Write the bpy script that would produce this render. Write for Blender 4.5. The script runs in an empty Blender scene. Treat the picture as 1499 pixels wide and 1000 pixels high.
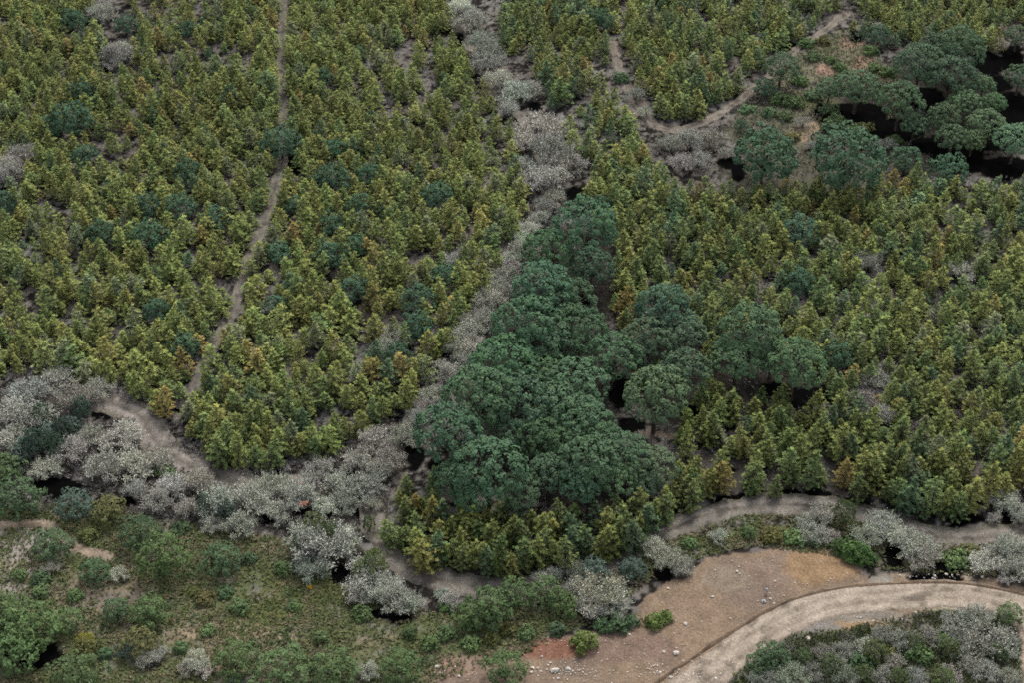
import bpy, math
import numpy as np
from math import radians, sin, cos, tan, pi

rng = np.random.default_rng(20240611)
scn = bpy.context.scene
col = scn.collection

# ------------------------------------------------------------------ camera
PITCH = radians(38.0)
CAM_H = 101.0
PW, PH = 1499.0, 1000.0
HFOV = 2 * math.atan(0.3187)
F = 0.5 * PW / tan(HFOV / 2)
cam_data = bpy.data.cameras.new('camera')
cam_data.sensor_fit = 'HORIZONTAL'
cam_data.angle = HFOV
cam_data.clip_start = 1.0
cam_data.clip_end = 3000.0
cam = bpy.data.objects.new('camera', cam_data)
col.objects.link(cam)
cam.location = (0, 0, CAM_H)
cam.rotation_euler = (pi / 2 - PITCH, 0, 0)
scn.camera = cam
SP, CP = sin(PITCH), cos(PITCH)


def project(x, y, z):
    """world -> photograph pixel, plus distance along the view axis"""
    d = y * CP + (CAM_H - z) * SP
    v = (z - CAM_H) * CP + y * SP
    return PW / 2 + F * x / d, PH / 2 - F * v / d, d


def at(px, py, z=0.0):
    """photograph pixel -> the point of the place at height z"""
    a = (np.asarray(px, float) - PW / 2) / F
    b = (PH / 2 - np.asarray(py, float)) / F
    dz = b * CP - SP
    dy = CP + b * SP
    t = (z - CAM_H) / dz
    return a * t, dy * t


# ------------------------------------------------------------------ noise
def vnoise(x, y, f, seed=0):
    x = np.asarray(x, float) * f + 57.3 * seed
    y = np.asarray(y, float) * f - 31.7 * seed
    xi, yi = np.floor(x), np.floor(y)
    u, v = x - xi, y - yi
    u = u * u * (3 - 2 * u)
    v = v * v * (3 - 2 * v)

    def h(i, j):
        s = np.sin(i * 127.1 + j * 311.7 + seed * 74.7) * 43758.5453
        return s - np.floor(s)
    return (h(xi, yi) * (1 - u) * (1 - v) + h(xi + 1, yi) * u * (1 - v) +
            h(xi, yi + 1) * (1 - u) * v + h(xi + 1, yi + 1) * u * v)


def fbm(x, y, f, seed=0, octs=4):
    s, a, t = 0, 1.0, 0
    x, y = .91 * np.asarray(x, float) + .41 * np.asarray(y, float), -.41 * np.asarray(x, float) + .91 * np.asarray(y, float)
    for k in range(octs):
        s = s + a * vnoise(x, y, f * 2 ** k, seed + k * 3)
        x, y = .8 * x - .6 * y, .6 * x + .8 * y
        t += a
        a *= 0.55
    return s / t


def gz(x, y):
    return 0.7 * (fbm(x, y, 0.05, 4, 3) - 0.5) + 0.12 * (vnoise(x, y, 0.5, 9) - 0.5)


def in_poly(px, py, poly):
    px, py = np.asarray(px, float), np.asarray(py, float)
    r = np.zeros(px.shape, bool)
    n = len(poly)
    for i in range(n):
        x0, y0 = poly[i]
        x1, y1 = poly[(i + 1) % n]
        if y0 == y1:
            continue
        c = ((y0 > py) != (y1 > py)) & (px < (x1 - x0) * (py - y0) / (y1 - y0) + x0)
        r ^= c
    return r


def line_dist(px, py, pts):
    px, py = np.asarray(px, float), np.asarray(py, float)
    best = np.full(px.shape, 1e9)
    for (x0, y0), (x1, y1) in zip(pts[:-1], pts[1:]):
        dx, dy = x1 - x0, y1 - y0
        t = np.clip(((px - x0) * dx + (py - y0) * dy) / (dx * dx + dy * dy), 0, 1)
        best = np.minimum(best, np.hypot(px - x0 - t * dx, (py - y0 - t * dy) * 1.25))
    return best


def sstep(a, b, x):
    t = np.clip((x - a) / (b - a), 0, 1)
    return t * t * (3 - 2 * t)


# ------------------------------------------------------------------ layout, read off the photograph (1499 x 1000)
PLOT_WEST = [(-150, -60), (120, -60), (150, 60), (170, 105), (195, 60), (185, -60), (655, -60), (660, 40), (690, 95), (735, 155), (762, 225),
             (772, 325), (735, 395), (690, 455), (655, 525), (640, 555), (598, 595), (545, 618),
             (490, 655), (440, 690), (350, 680), (300, 655), (270, 630), (235, 600), (190, 565), (150, 548), (60, 535), (-150, 560)]
PLOT_MID = [(735, -60), (735, 60), (790, 120), (830, 190), (862, 250), (862, 300), (905, 350), (900, 440), (935, 560), (1000, 660), (985, 700),
            (900, 745), (740, 745), (640, 700), (575, 715), (560, 755), (590, 805), (640, 828), (740, 842), (850, 825), (930, 795), (990, 752), (1060, 728),
            (1160, 718), (1265, 730), (1330, 765), (1400, 765), (1440, 730), (1560, 690), (1650, 250), (1430, 270), (1330, 255),
            (1200, 265), (1080, 275), (980, 268), (945, 225), (920, 160), (890, 90), (905, 40), (925, -60)]
PLOT_EAST = [(925, -60), (915, 60), (940, 120), (975, 165), (1045, 160), (1110, 100), (1155, 65), (1225, 25), (1260, 60), (1290, 75), (1340, 55),
             (1430, 60), (1560, 60), (1560, -60)]
MEADOW = [(-150, 700), (40, 745), (150, 735), (250, 765), (420, 790), (500, 860), (640, 900), (760, 880), (860, 920), (760, 965), (640, 1000),
          (620, 1080), (-150, 1080)]
CLEARING = [(625, 1060), (640, 985), (700, 962), (770, 945), (850, 935), (925, 905), (960, 862), (1010, 828), (1070, 812), (1160, 803), (1225, 825),
            (1275, 842), (1350, 838), (1430, 848), (1560, 862), (1560, 1080)]
SCRUB_ISLE = [(1040, 1060), (1075, 985), (1105, 945), (1160, 925), (1230, 925), (1300, 908), (1375, 890), (1400, 868), (1455, 872), (1488, 900), (1495, 960),
              (1490, 1060)]
EAST_CLEARING = [(1120, 130), (1150, 90), (1200, 55), (1240, 45), (1290, 85), (1300, 115), (1260, 130), (1200, 130)]

TRACK_NORTH = [(414, -40), (414, 60), (413, 130), (417, 195), (410, 245), (400, 285), (378, 345), (357, 398), (345, 440), (320, 490), (292, 545), (282, 580)]
TRACK_VALLEY = [(660, -40), (690, 60), (720, 120), (775, 190), (805, 270), (790, 310), (765, 360), (735, 425), (700, 480), (665, 540), (625, 595), (590, 630), (575, 660)]
TRACK_LOOP_W = [(60, 575), (120, 582), (165, 592), (205, 610), (222, 638), (250, 668), (300, 692), (350, 708), (410, 712), (470, 705)]
TRACK_LOOP_S = [(540, 730), (553, 775), (575, 808), (612, 838), (670, 855), (730, 862), (800, 858), (880, 838), (930, 812), (980, 778), (1040, 754),
                (1100, 743), (1180, 740), (1270, 752), (1340, 778), (1400, 788), (1460, 785), (1560, 772)]
TRACK_EAST = [(895, 60), (905, 95), (925, 140), (955, 178), (990, 190), (1040, 174), (1080, 148), (1125, 112), (1160, 78), (1200, 50), (1240, 20)]
FOOTPATH = [(-40, 772), (30, 768), (70, 768), (95, 790), (125, 806), (165, 818)]
ROAD = [(940, 1080), (1000, 1020), (1060, 975), (1110, 938), (1165, 905), (1230, 884), (1300, 877), (1380, 873), (1450, 880), (1500, 898), (1530, 940), (1540, 1010), (1530, 1080)]
DITCH = [(905, 1060), (960, 1005), (1020, 962), (1080, 922), (1140, 888), (1200, 868), (1270, 857), (1340, 854), (1420, 857), (1500, 872), (1560, 895)]

# near-black ground painted for missing scan data and crown shade: (x, y, half width, half height)
NEAR_BLACK_PATCHES = [(1440, 208, 40, 14), (1445, 92, 22, 18), (1462, 122, 18, 12), (1470, 195, 40, 20), (783, 157, 10, 8), (843, 283, 14, 9), (1255, 165, 45, 14), (1310, 190, 45, 17), (1375, 212, 40, 15), (1203, 165, 9, 18), (1410, 238, 48, 16),
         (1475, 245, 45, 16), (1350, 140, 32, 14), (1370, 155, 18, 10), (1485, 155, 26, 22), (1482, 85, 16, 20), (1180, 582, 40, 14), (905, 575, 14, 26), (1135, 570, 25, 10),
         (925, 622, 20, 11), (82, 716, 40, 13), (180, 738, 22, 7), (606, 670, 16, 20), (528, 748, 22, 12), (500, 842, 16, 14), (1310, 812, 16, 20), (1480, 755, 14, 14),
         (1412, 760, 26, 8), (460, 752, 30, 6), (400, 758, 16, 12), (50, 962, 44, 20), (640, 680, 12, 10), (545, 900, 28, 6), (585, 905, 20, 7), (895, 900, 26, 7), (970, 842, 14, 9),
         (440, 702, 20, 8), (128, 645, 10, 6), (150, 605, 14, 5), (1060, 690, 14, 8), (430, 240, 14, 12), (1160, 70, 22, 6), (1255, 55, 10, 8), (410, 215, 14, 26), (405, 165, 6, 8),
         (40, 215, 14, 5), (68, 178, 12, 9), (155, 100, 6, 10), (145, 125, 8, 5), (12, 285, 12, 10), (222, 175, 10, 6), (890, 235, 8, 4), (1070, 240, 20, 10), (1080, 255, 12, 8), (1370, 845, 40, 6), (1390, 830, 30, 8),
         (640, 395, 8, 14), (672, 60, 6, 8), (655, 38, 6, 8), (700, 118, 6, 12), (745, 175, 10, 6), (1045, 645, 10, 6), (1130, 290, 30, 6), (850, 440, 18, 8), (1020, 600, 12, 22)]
EDGE_SHADE_LINES = [([(575, 800), (625, 833), (700, 848), (780, 846)], 5), ([(1050, 735), (1120, 724), (1200, 722), (1270, 738), (1310, 768)], 7), ([(330, 690), (380, 697), (420, 695)], 5),
              ([(225, 595), (262, 600)], 6), ([(300, 520), (270, 560)], 4), ([(1390, 772), (1440, 760)], 6), ([(880, 820), (930, 800), (985, 752)], 6), ([(580, 615), (640, 570), (660, 545)], 4)]  # black strips painting the shade along the plantation's edges
# bare, differently coloured or shade-painted soil: (x, y, half width, half height, colour)
PINK, TAN, REDSOIL, GREYSOIL, GRASS = (.15, .10, .075), (.16, .125, .085), (.115, .06, .042), (.11, .10, .095), (.055, .062, .024)
GROVE_SHADE = (.022, .02, .017)  # near-black soil colour, painting the shade beneath the stone pine crowns
PATCHES = [(700, 978, 70, 16, (.128, .092, .070)), (905, 955, 90, 22, (.112, .08, .062)), (1130, 835, 50, 20, (.118, .088, .068)), (800, 560, 120, 150, GROVE_SHADE), (850, 400, 70, 80, GROVE_SHADE), (820, 690, 160, 50, GROVE_SHADE), (1000, 540, 80, 110, GROVE_SHADE), (1130, 540, 100, 60, GROVE_SHADE), (1370, 170, 170, 90, GROVE_SHADE), (1180, 250, 130, 30, (.05, .048, .036)), (1130, 190, 70, 40, (.062, .06, .042)), (690, 820, 130, 30, (.035, .032, .028)), (1150, 690, 200, 40, (.035, .032, .028)), (1262, 100, 16, 18, PINK), (1210, 105, 18, 10, PINK), (1285, 108, 14, 8, PINK), (1180, 190, 22, 14, (.13, .10, .07)), (1245, 65, 20, 10, PINK), (810, 955, 55, 14, REDSOIL), (650, 985, 34, 14, PINK), (385, 938, 60, 8, TAN), (320, 985, 45, 14, PINK),
           (35, 795, 75, 34, (.15, .135, .118)), (25, 860, 65, 30, (.14, .128, .11)), (330, 925, 70, 12, TAN), (150, 880, 60, 14, (.1, .085, .07)), (90, 780, 20, 14, TAN), (1200, 830, 60, 26, (.145, .098, .058)), (1060, 850, 40, 20, (.125, .10, .075)), (1260, 905, 90, 14, (.125, .108, .09)),
           (1270, 918, 70, 8, (.165, .115, .065)), (1200, 920, 40, 10, (.11, .1, .09)), (1400, 842, 90, 5, (.2, .165, .12)), (170, 575, 25, 10, GREYSOIL), (240, 590, 16, 12, (.12, .1, .08)), (640, 745, 22, 25, (.085, .065, .055)), (670, 720, 20, 14, (.075, .055, .05)),
           (450, 860, 60, 40, GRASS), (400, 900, 50, 25, GRASS), (140, 775, 40, 16, GRASS), (1130, 785, 90, 14, GRASS), (1020, 795, 30, 12, GRASS), (820, 800, 30, 6, GRASS), (1420, 795, 50, 9, (.085, .08, .07)), (1190, 150, 40, 16, (.07, .072, .04)), (1290, 850, 24, 10, (.13, .12, .1)), (1000, 640, 60, 8, (.085, .07, .055)),
           (1400, 880, 100, 14, (.2, .17, .125)), (1495, 940, 12, 50, (.17, .135, .105)), (575, 490, 30, 26, GREYSOIL), (1280, 580, 40, 35, GREYSOIL), (1445, 640, 40, 18, GREYSOIL), (660, 380, 16, 12, GREYSOIL), (940, 155, 18, 16, (.13, .105, .09)), (740, 370, 25, 30, (.11, .095, .085))]

# ------------------------------------------------------------------ materials
def new_mat(name):
    m = bpy.data.materials.new(name)
    m.use_nodes = True
    nt = m.node_tree
    b = nt.nodes['Principled BSDF']
    b.inputs['Roughness'].default_value = 0.85
    b.inputs['Specular IOR Level'].default_value = 0.15
    return m, nt, b


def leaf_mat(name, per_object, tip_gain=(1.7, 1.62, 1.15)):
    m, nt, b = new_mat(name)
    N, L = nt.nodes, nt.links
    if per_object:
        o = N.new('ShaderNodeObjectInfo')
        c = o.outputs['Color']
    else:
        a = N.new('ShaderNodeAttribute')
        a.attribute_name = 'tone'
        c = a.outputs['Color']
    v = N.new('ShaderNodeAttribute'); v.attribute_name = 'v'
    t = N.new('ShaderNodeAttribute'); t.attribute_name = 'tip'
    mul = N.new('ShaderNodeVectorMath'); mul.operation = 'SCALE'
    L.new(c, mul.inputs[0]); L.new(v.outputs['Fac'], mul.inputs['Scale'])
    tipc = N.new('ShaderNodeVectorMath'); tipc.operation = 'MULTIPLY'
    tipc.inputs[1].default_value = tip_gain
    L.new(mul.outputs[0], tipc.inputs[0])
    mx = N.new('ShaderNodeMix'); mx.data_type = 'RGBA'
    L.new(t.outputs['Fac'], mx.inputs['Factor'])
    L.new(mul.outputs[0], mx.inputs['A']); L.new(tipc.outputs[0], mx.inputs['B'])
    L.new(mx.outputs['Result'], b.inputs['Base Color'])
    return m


def soil_mat():
    m, nt, b = new_mat('soil')
    N, L = nt.nodes, nt.links
    a = N.new('ShaderNodeAttribute'); a.attribute_name = 'soil'
    g = N.new('ShaderNodeNewGeometry')
    n1 = N.new('ShaderNodeTexNoise'); n1.inputs['Scale'].default_value = 4.5; n1.inputs['Detail'].default_value = 6; n1.inputs['Roughness'].default_value = 0.75
    n2 = N.new('ShaderNodeTexNoise'); n2.inputs['Scale'].default_value = 0.8; n2.inputs['Detail'].default_value = 4
    L.new(g.outputs['Position'], n1.inputs['Vector']); L.new(g.outputs['Position'], n2.inputs['Vector'])
    r1 = N.new('ShaderNodeMapRange'); r1.inputs['From Min'].default_value = .3; r1.inputs['From Max'].default_value = .7; r1.inputs['To Min'].default_value = .55; r1.inputs['To Max'].default_value = 1.45
    r2 = N.new('ShaderNodeMapRange'); r2.inputs['From Min'].default_value = .3; r2.inputs['From Max'].default_value = .7; r2.inputs['To Min'].default_value = .82; r2.inputs['To Max'].default_value = 1.18
    L.new(n1.outputs['Fac'], r1.inputs['Value']); L.new(n2.outputs['Fac'], r2.inputs['Value'])
    mm = N.new('ShaderNodeMath'); mm.operation = 'MULTIPLY'
    L.new(r1.outputs[0], mm.inputs[0]); L.new(r2.outputs[0], mm.inputs[1])
    s = N.new('ShaderNodeVectorMath'); s.operation = 'SCALE'
    L.new(a.outputs['Color'], s.inputs[0]); L.new(mm.outputs[0], s.inputs['Scale'])
    L.new(s.outputs[0], b.inputs['Base Color'])
    bp = N.new('ShaderNodeBump'); bp.inputs['Strength'].default_value = .6; bp.inputs['Distance'].default_value = .12
    L.new(n1.outputs['Fac'], bp.inputs['Height']); L.new(bp.outputs[0], b.inputs['Normal'])
    b.inputs['Roughness'].default_value = .95
    b.inputs['Specular IOR Level'].default_value = 0
    return m


def plain_mat(name, c, scale=6.0, amp=.3):
    m, nt, b = new_mat(name)
    N, L = nt.nodes, nt.links
    g = N.new('ShaderNodeTexCoord')
    n1 = N.new('ShaderNodeTexNoise'); n1.inputs['Scale'].default_value = scale; n1.inputs['Detail'].default_value = 5
    L.new(g.outputs['Object'], n1.inputs['Vector'])
    r = N.new('ShaderNodeValToRGB')
    r.color_ramp.elements[0].position = .3; r.color_ramp.elements[1].position = .7
    r.color_ramp.elements[0].color = [k * (1 - amp) for k in c] + [1]
    r.color_ramp.elements[1].color = [k * (1 + amp) for k in c] + [1]
    L.new(n1.outputs['Fac'], r.inputs['Fac']); L.new(r.outputs[0], b.inputs['Base Color'])
    return m


M_LEAF = leaf_mat('needles', True)
M_MASS = leaf_mat('needles_of_the_plantation', False)
M_TWIG = leaf_mat('grey_twigs', True, (1.15, 1.15, 1.12))
M_TWIGMASS = leaf_mat('heath_twigs', False, (1.5, 1.5, 1.48))
M_SOIL = soil_mat()
M_BARK = plain_mat('bark', (.06, .045, .036))
M_GREYBARK = plain_mat('grey_bark', (.13, .12, .11))
M_STONE = plain_mat('limestone', (.33, .30, .26))
M_GREYSTONE = plain_mat('grey_stone', (.22, .22, .22))
M_ORANGE = plain_mat('orange_cloth', (.55, .16, .09), 3, .2)

# ------------------------------------------------------------------ mesh helpers
def quads_mesh(name, V, v=None, tip=None, tone=None, mat=None):
    """V: (n,4,3) corner points of n separate leaf-sized quads"""
    n = len(V)
    me = bpy.data.meshes.new(name)
    me.vertices.add(4 * n); me.loops.add(4 * n); me.polygons.add(n)
    me.vertices.foreach_set('co', np.ascontiguousarray(V, np.float32).ravel())
    me.loops.foreach_set('vertex_index', np.arange(4 * n, dtype=np.int32))
    me.polygons.foreach_set('loop_start', np.arange(0, 4 * n, 4, dtype=np.int32))
    me.update(calc_edges=True)
    if v is not None:
        me.attributes.new('v', 'FLOAT', 'FACE').data.foreach_set('value', np.asarray(v, np.float32))
        me.attributes.new('tip', 'FLOAT', 'FACE').data.foreach_set('value', np.asarray(tip, np.float32))
    if tone is not None:
        c = np.ones((n, 4), np.float32); c[:, :3] = tone
        me.attributes.new('tone', 'FLOAT_COLOR', 'FACE').data.foreach_set('color', c.ravel())
    if mat:
        me.materials.append(mat)
    return me


def unit(a):
    return a / np.maximum(np.linalg.norm(a, axis=-1, keepdims=True), 1e-9)


def blades(P, D, L, W, N=None):
    n = len(P)
    S = unit(np.cross(D, rng.normal(size=(n, 3)) if N is None else N + rng.normal(size=(n, 3)) * .2))
    L = np.broadcast_to(L, (n,))[:, None]; W = np.broadcast_to(W, (n,))[:, None]
    m = P + D * L * .55
    return np.stack([P, m + S * W * .5, P + D * L, m - S * W * .5], 1)


def tufts(C, D, nb, L, W, spread=.75, clump=.3, tipp=None, N=None, lift=.35):
    """every tuft: nb blades fanning out of a point; returns quads, v, tip"""
    n = len(C)
    P = np.repeat(C, nb, 0)
    d = unit(np.repeat(unit(D), nb, 0) + spread * rng.normal(size=(n * nb, 3)) * .75)
    NN = None
    if N is not None:          # sprays that lie on the crown's surface
        NN = np.repeat(unit(N), nb, 0)
        q = rng.normal(size=(n * nb, 3))
        q = unit(q - NN * np.sum(q * NN, 1, keepdims=True))
        d = unit(q + lift * NN + .25 * rng.normal(size=q.shape))
    ll = L * rng.uniform(.65, 1.25, n * nb); ww = W * rng.uniform(.7, 1.3, n * nb)
    Q = blades(P - d * ll[:, None] * .15, d, ll, ww, NN)
    v = np.repeat(np.exp(clump * rng.normal(size=n)), nb) * rng.uniform(.85, 1.15, n * nb)
    t = np.repeat(tipp if tipp is not None else np.zeros(n), nb) * rng.uniform(.3, 1, n * nb)
    return Q, np.clip(v, .35, 1.9), np.clip(t, 0, 1)


def tube_mesh(name, paths, mat, sides=6):
    """paths: list of (points, radii): tapered limbs, one mesh"""
    vs, fs = [], []
    for pts, rad in paths:
        pts = np.asarray(pts, float)
        k0 = len(vs)
        for i, p in enumerate(pts):
            t = pts[min(i + 1, len(pts) - 1)] - pts[max(i - 1, 0)]
            t = t / (np.linalg.norm(t) + 1e-9)
            a = np.cross(t, (0.31, 0.93, 0.2)); a /= np.linalg.norm(a) + 1e-9
            b = np.cross(t, a)
            for s in range(sides):
                w = 2 * pi * s / sides
                vs.append(tuple(p + rad[i] * (a * cos(w) + b * sin(w))))
        for i in range(len(pts) - 1):
            for s in range(sides):
                s2 = (s + 1) % sides
                fs.append((k0 + i * sides + s, k0 + i * sides + s2, k0 + (i + 1) * sides + s2, k0 + (i + 1) * sides + s))
        fs.append(tuple(k0 + (len(pts) - 1) * sides + s for s in range(sides)))
    me = bpy.data.meshes.new(name)
    me.from_pydata(vs, [], fs)
    for p in me.polygons:
        p.use_smooth = True
    me.materials.append(mat)
    return me


# ------------------------------------------------------------------ plants (all of unit-like size, scaled when planted)
def pine_quads(h=5.0, R=1.45, nb=8, L=.38, W=.14, full=1.0):
    """young plantation pine: whorls of up-turned branches, each ending in tufts"""
    C, D, T = [], [], []
    nw = 10
    lean = rng.normal(size=2) * .08
    p = rng.uniform(.52, .8)
    for k in range(nw):
        q = (k + rng.uniform(-.3, .3)) / nw
        z = h * (.08 + .9 * max(q, 0))
        r = R * max(1 - max(q, 0), .02) ** p * (1 if q > .12 else .85)
        nbr = int(round((6.5 - 4 * q) * full))
        a0 = rng.uniform(0, 2 * pi)
        for j in range(max(nbr, 3)):
            a = a0 + 2 * pi * j / max(nbr, 3) + rng.normal() * .25
            rr = r * rng.uniform(.7, 1.2)
            dirv = np.array([cos(a), sin(a), .35])
            for s in (.45, .75, 1.0):
                if rr * s < .12 and s < 1:
                    continue
                c = np.array([cos(a) * rr * s, sin(a) * rr * s, z + .3 * rr * s * s - .15 * rr + rng.normal() * .06])
                c[:2] += lean * z
                C.append(c); D.append(dirv * (.5 + s) * .6 + np.array([0, 0, .75]))
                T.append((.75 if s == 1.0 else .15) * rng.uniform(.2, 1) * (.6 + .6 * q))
    for k in range(3):
        C.append(np.array([lean[0] * h, lean[1] * h, h * (.93 + .05 * k)])); D.append(np.array([0, 0, 1.0]) + rng.normal(size=3) * .1); T.append(.9)
    C = np.array(C); D = np.array(D)
    nrm = unit(D) * .8 + np.array([0, 0, .5])
    nrm[-3:] += rng.normal(size=(3, 3)) * .6
    return tufts(C, D, nb, L, W, .7, .16, np.array(T), nrm, .5)


def dome_quads(zc=0.0, R=1.0, a_top=.78, a_bot=.3, lobes=34, per=15, nb=8, lr=.3, L=.12, W=.04, tipf=.25, clump=.17, bumpy=.1, lift=.3):
    """rounded crown: small sub-domes over an ellipsoid, each bristling with tufts"""
    C, D, T = [], [], []
    ga = pi * (3 - 5 ** .5)
    sx, sy = rng.uniform(.9, 1.1, 2)
    for i in range(lobes):
        u = 1 - (i + .5) / lobes * 1.3
        th = i * ga + rng.normal() * .2
        s = math.sqrt(max(1 - u * u, 0))
        n = np.array([s * cos(th) * sx, s * sin(th) * sy, u * (a_top if u > 0 else a_bot)])
        rad = 1 + rng.normal() * bumpy
        c = n * R * rad * (1 - lr * .7)
        l = lr * R * rng.uniform(.75, 1.25)
        nn = unit(np.array([n[0], n[1], n[2] + .35]))
        d = unit(rng.normal(size=(per * 2, 3)) + nn * .9)
        d = d[(d @ nn) > -.1][:per]
        shade = rng.uniform(.0, 1)
        for dd in d:
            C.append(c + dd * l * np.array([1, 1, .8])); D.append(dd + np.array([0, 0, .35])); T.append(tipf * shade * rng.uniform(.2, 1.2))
    # inner leaves, so that the crown is not hollow
    k = lobes * 3
    q = unit(rng.normal(size=(k, 3))) * (rng.uniform(.2, .75, (k, 1)))
    q[:, 2] = np.where(q[:, 2] > 0, q[:, 2] * a_top, q[:, 2] * a_bot)
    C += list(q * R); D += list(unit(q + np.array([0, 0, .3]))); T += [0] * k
    return tufts(np.array(C) + np.array([0, 0, zc]), np.array(D), nb, L * R, W * R, .8, clump, np.array(T), np.array(D), lift)


def twig_quads(R=1.0, H=.95, stems=20, per=26, fleck=.1, flecks=5):
    """leafless silvery shrub: fans of thin twigs carrying small pale flecks of lichen and dead leaf"""
    Q, v, t = [], [], []
    base, tips = [], []
    for i in range(stems):
        a = rng.uniform(0, 2 * pi)
        r = R * math.sqrt(rng.uniform(.02, 1)) * .95
        tip = np.array([cos(a) * r, sin(a) * r, H * R * math.sqrt(max(1 - (r / R) ** 2 * .72, .1)) * rng.uniform(.8, 1.1)])
        base.append(tip * np.array([.15, .15, 0])); tips.append(tip)
    base, tips = np.array(base), np.array(tips)
    S = np.repeat(np.arange(stems), per)
    n = len(S)
    s = rng.uniform(.3, 1, n) ** .6
    P = base[S] + (tips[S] - base[S]) * s[:, None] + np.array([0, 0, 1]) * (np.sin(s * pi) * .12 * R)[:, None] + rng.normal(size=(n, 3)) * .04 * R
    D = unit(unit(tips[S] - base[S]) + rng.normal(size=(n, 3)) * .75)
    ll = R * rng.uniform(.15, .4, n)
    Q.append(blades(P, D, ll, R * rng.uniform(.018, .035, n)))
    v.append(rng.uniform(.3, .95, n)); t.append(np.zeros(n))
    # flecks along the outer twigs
    f = np.repeat(np.arange(n), flecks)
    m = len(f)
    P2 = P[f] + D[f] * (ll[f] * rng.uniform(.2, 1.1, m))[:, None] + rng.normal(size=(m, 3)) * .035 * R
    D2 = unit(D[f] + rng.normal(size=(m, 3)) * .9 + np.array([0, 0, .3]))
    Q.append(blades(P2, D2, R * fleck * rng.uniform(.5, 1.4, m), R * fleck * .4 * rng.uniform(.5, 1.4, m)))
    v.append(np.exp(.26 * rng.normal(size=m))); t.append(rng.uniform(0, 1, m) ** 2)
    return np.concatenate(Q), np.clip(np.concatenate(v), .2, 1.8), np.concatenate(t)


def as_mesh(name, q, mat):
    return quads_mesh(name, q[0], q[1], q[2], None, mat)


PINE_H = 5.0
PINE = []
for i in range(22):
    q = pine_quads(PINE_H, rng.uniform(1.3, 1.6))
    PINE.append((as_mesh('pine_needles', q, M_LEAF),
                 tube_mesh('pine_stem', [([(0, 0, -.3), (.03, 0, 1.5), (0, .04, 3), (0, 0, 4.7)], [.11, .085, .06, .02])] +
                           [([(0, 0, z), (cos(a) * 1.0, sin(a) * 1.0, z + .35)], [.03, .01]) for z, a in zip(np.linspace(.5, 3.2, 9), rng.uniform(0, 6.28, 9))], M_BARK, 5)))


def limb_paths(H, R, zc, n=9, r0=.2):
    p = [([(0, 0, -.4), (.06 * R, .02 * R, H * .3), (.02 * R, -.05 * R, H * .62)], [r0, r0 * .8, r0 * .65])]
    for j in range(n):
        a = 2 * pi * j / n + rng.normal() * .25
        e = rng.uniform(.55, .85) * R
        zt = zc + rng.uniform(.0, .35) * R
        p.append(([(.02 * R, -.05 * R, H * .58), (cos(a) * e * .5, sin(a) * e * .5, H * .58 + (zt - H * .58) * .65), (cos(a) * e, sin(a) * e, zt)], [r0 * .5, r0 * .35, r0 * .12]))
    return p


# stone pines: crown radius 1, crown centre at height STONE_Z
STONE_Z = 1.4
STONE = []
for i in range(7):
    STONE.append((as_mesh('stone_pine_needles', dome_quads(STONE_Z, 1, .86, .62, lobes=int(rng.integers(70, 84)), per=24, nb=13, lr=.16, L=.052, W=.032, tipf=.55, bumpy=.05, lift=.15, clump=.1), M_LEAF),
                  tube_mesh('stone_pine_trunk', limb_paths(STONE_Z, 1, STONE_Z - .15, 9, .085), M_BARK, 7)))
# bushy round evergreens: crown reaching almost to the ground
ROUND_Z = .75
ROUND = []
for i in range(6):
    ROUND.append((as_mesh('evergreen_leaves', dome_quads(ROUND_Z, 1, 1.0, .75, lobes=44, per=22, nb=9, lr=.22, L=.085, W=.045, tipf=.35, bumpy=.13), M_LEAF),
                  tube_mesh('evergreen_trunk', limb_paths(ROUND_Z, 1, ROUND_Z, 6, .07), M_BARK, 6)))
BROAD = []
for i in range(3):
    BROAD.append((as_mesh('evergreen_leaves', dome_quads(1.0, 1, .95, .8, lobes=84, per=22, nb=9, lr=.17, L=.065, W=.038, tipf=.45, bumpy=.09, lift=.2), M_LEAF),
                  tube_mesh('evergreen_trunk', limb_paths(.9, 1, .9, 6, .07), M_BARK, 6)))
BUSH_Z = .3
BUSH = []
for i in range(6):
    BUSH.append((as_mesh('bush_leaves', dome_quads(BUSH_Z, 1, .75, .3, lobes=22, per=13, nb=6, lr=.34, L=.2, W=.11, tipf=.4, bumpy=.2), M_LEAF),
                 tube_mesh('bush_stem', [([(0, 0, -.2), (cos(a) * .25, sin(a) * .25, .25), (cos(a) * .5, sin(a) * .5, .45)], [.05, .04, .015]) for a in rng.uniform(0, 6.28, 5)], M_BARK, 5)))
TWIG = []
for i in range(7):
    TWIG.append((as_mesh('silvery_twigs', twig_quads(1, rng.uniform(.8, 1.0), int(rng.integers(22, 30)), 26, .07, 6), M_TWIG),
                 tube_mesh('grey_stem', [([(0, 0, -.2), (cos(a) * .3, sin(a) * .3, .38), (cos(a) * .62, sin(a) * .62, .68)], [.045, .03, .01]) for a in rng.uniform(0, 6.28, 9)], M_GREYBARK, 5)))

# ------------------------------------------------------------------ planting
GREENS = {'olive': (.106, .118, .037), 'yellow-green': (.095, .118, .037), 'mid green': (.074, .102, .038), 'dark green': (.052, .084, .044), 'rusty yellow': (.128, .106, .036), 'grey-green': (.088, .104, .058)}


def jit(c, s=.12):
    g = math.exp(rng.normal() * s)
    return tuple(float(max(k * g * math.exp(rng.normal() * s * .22), .003)) for k in c) + (1.0,)


def thing(name, label, cat, loc, group):
    o = bpy.data.objects.new(name, None)
    o.empty_display_size = .3
    col.objects.link(o)
    o.location = loc
    o['label'] = label; o['category'] = cat
    if group:
        o['group'] = group
    return o


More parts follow.
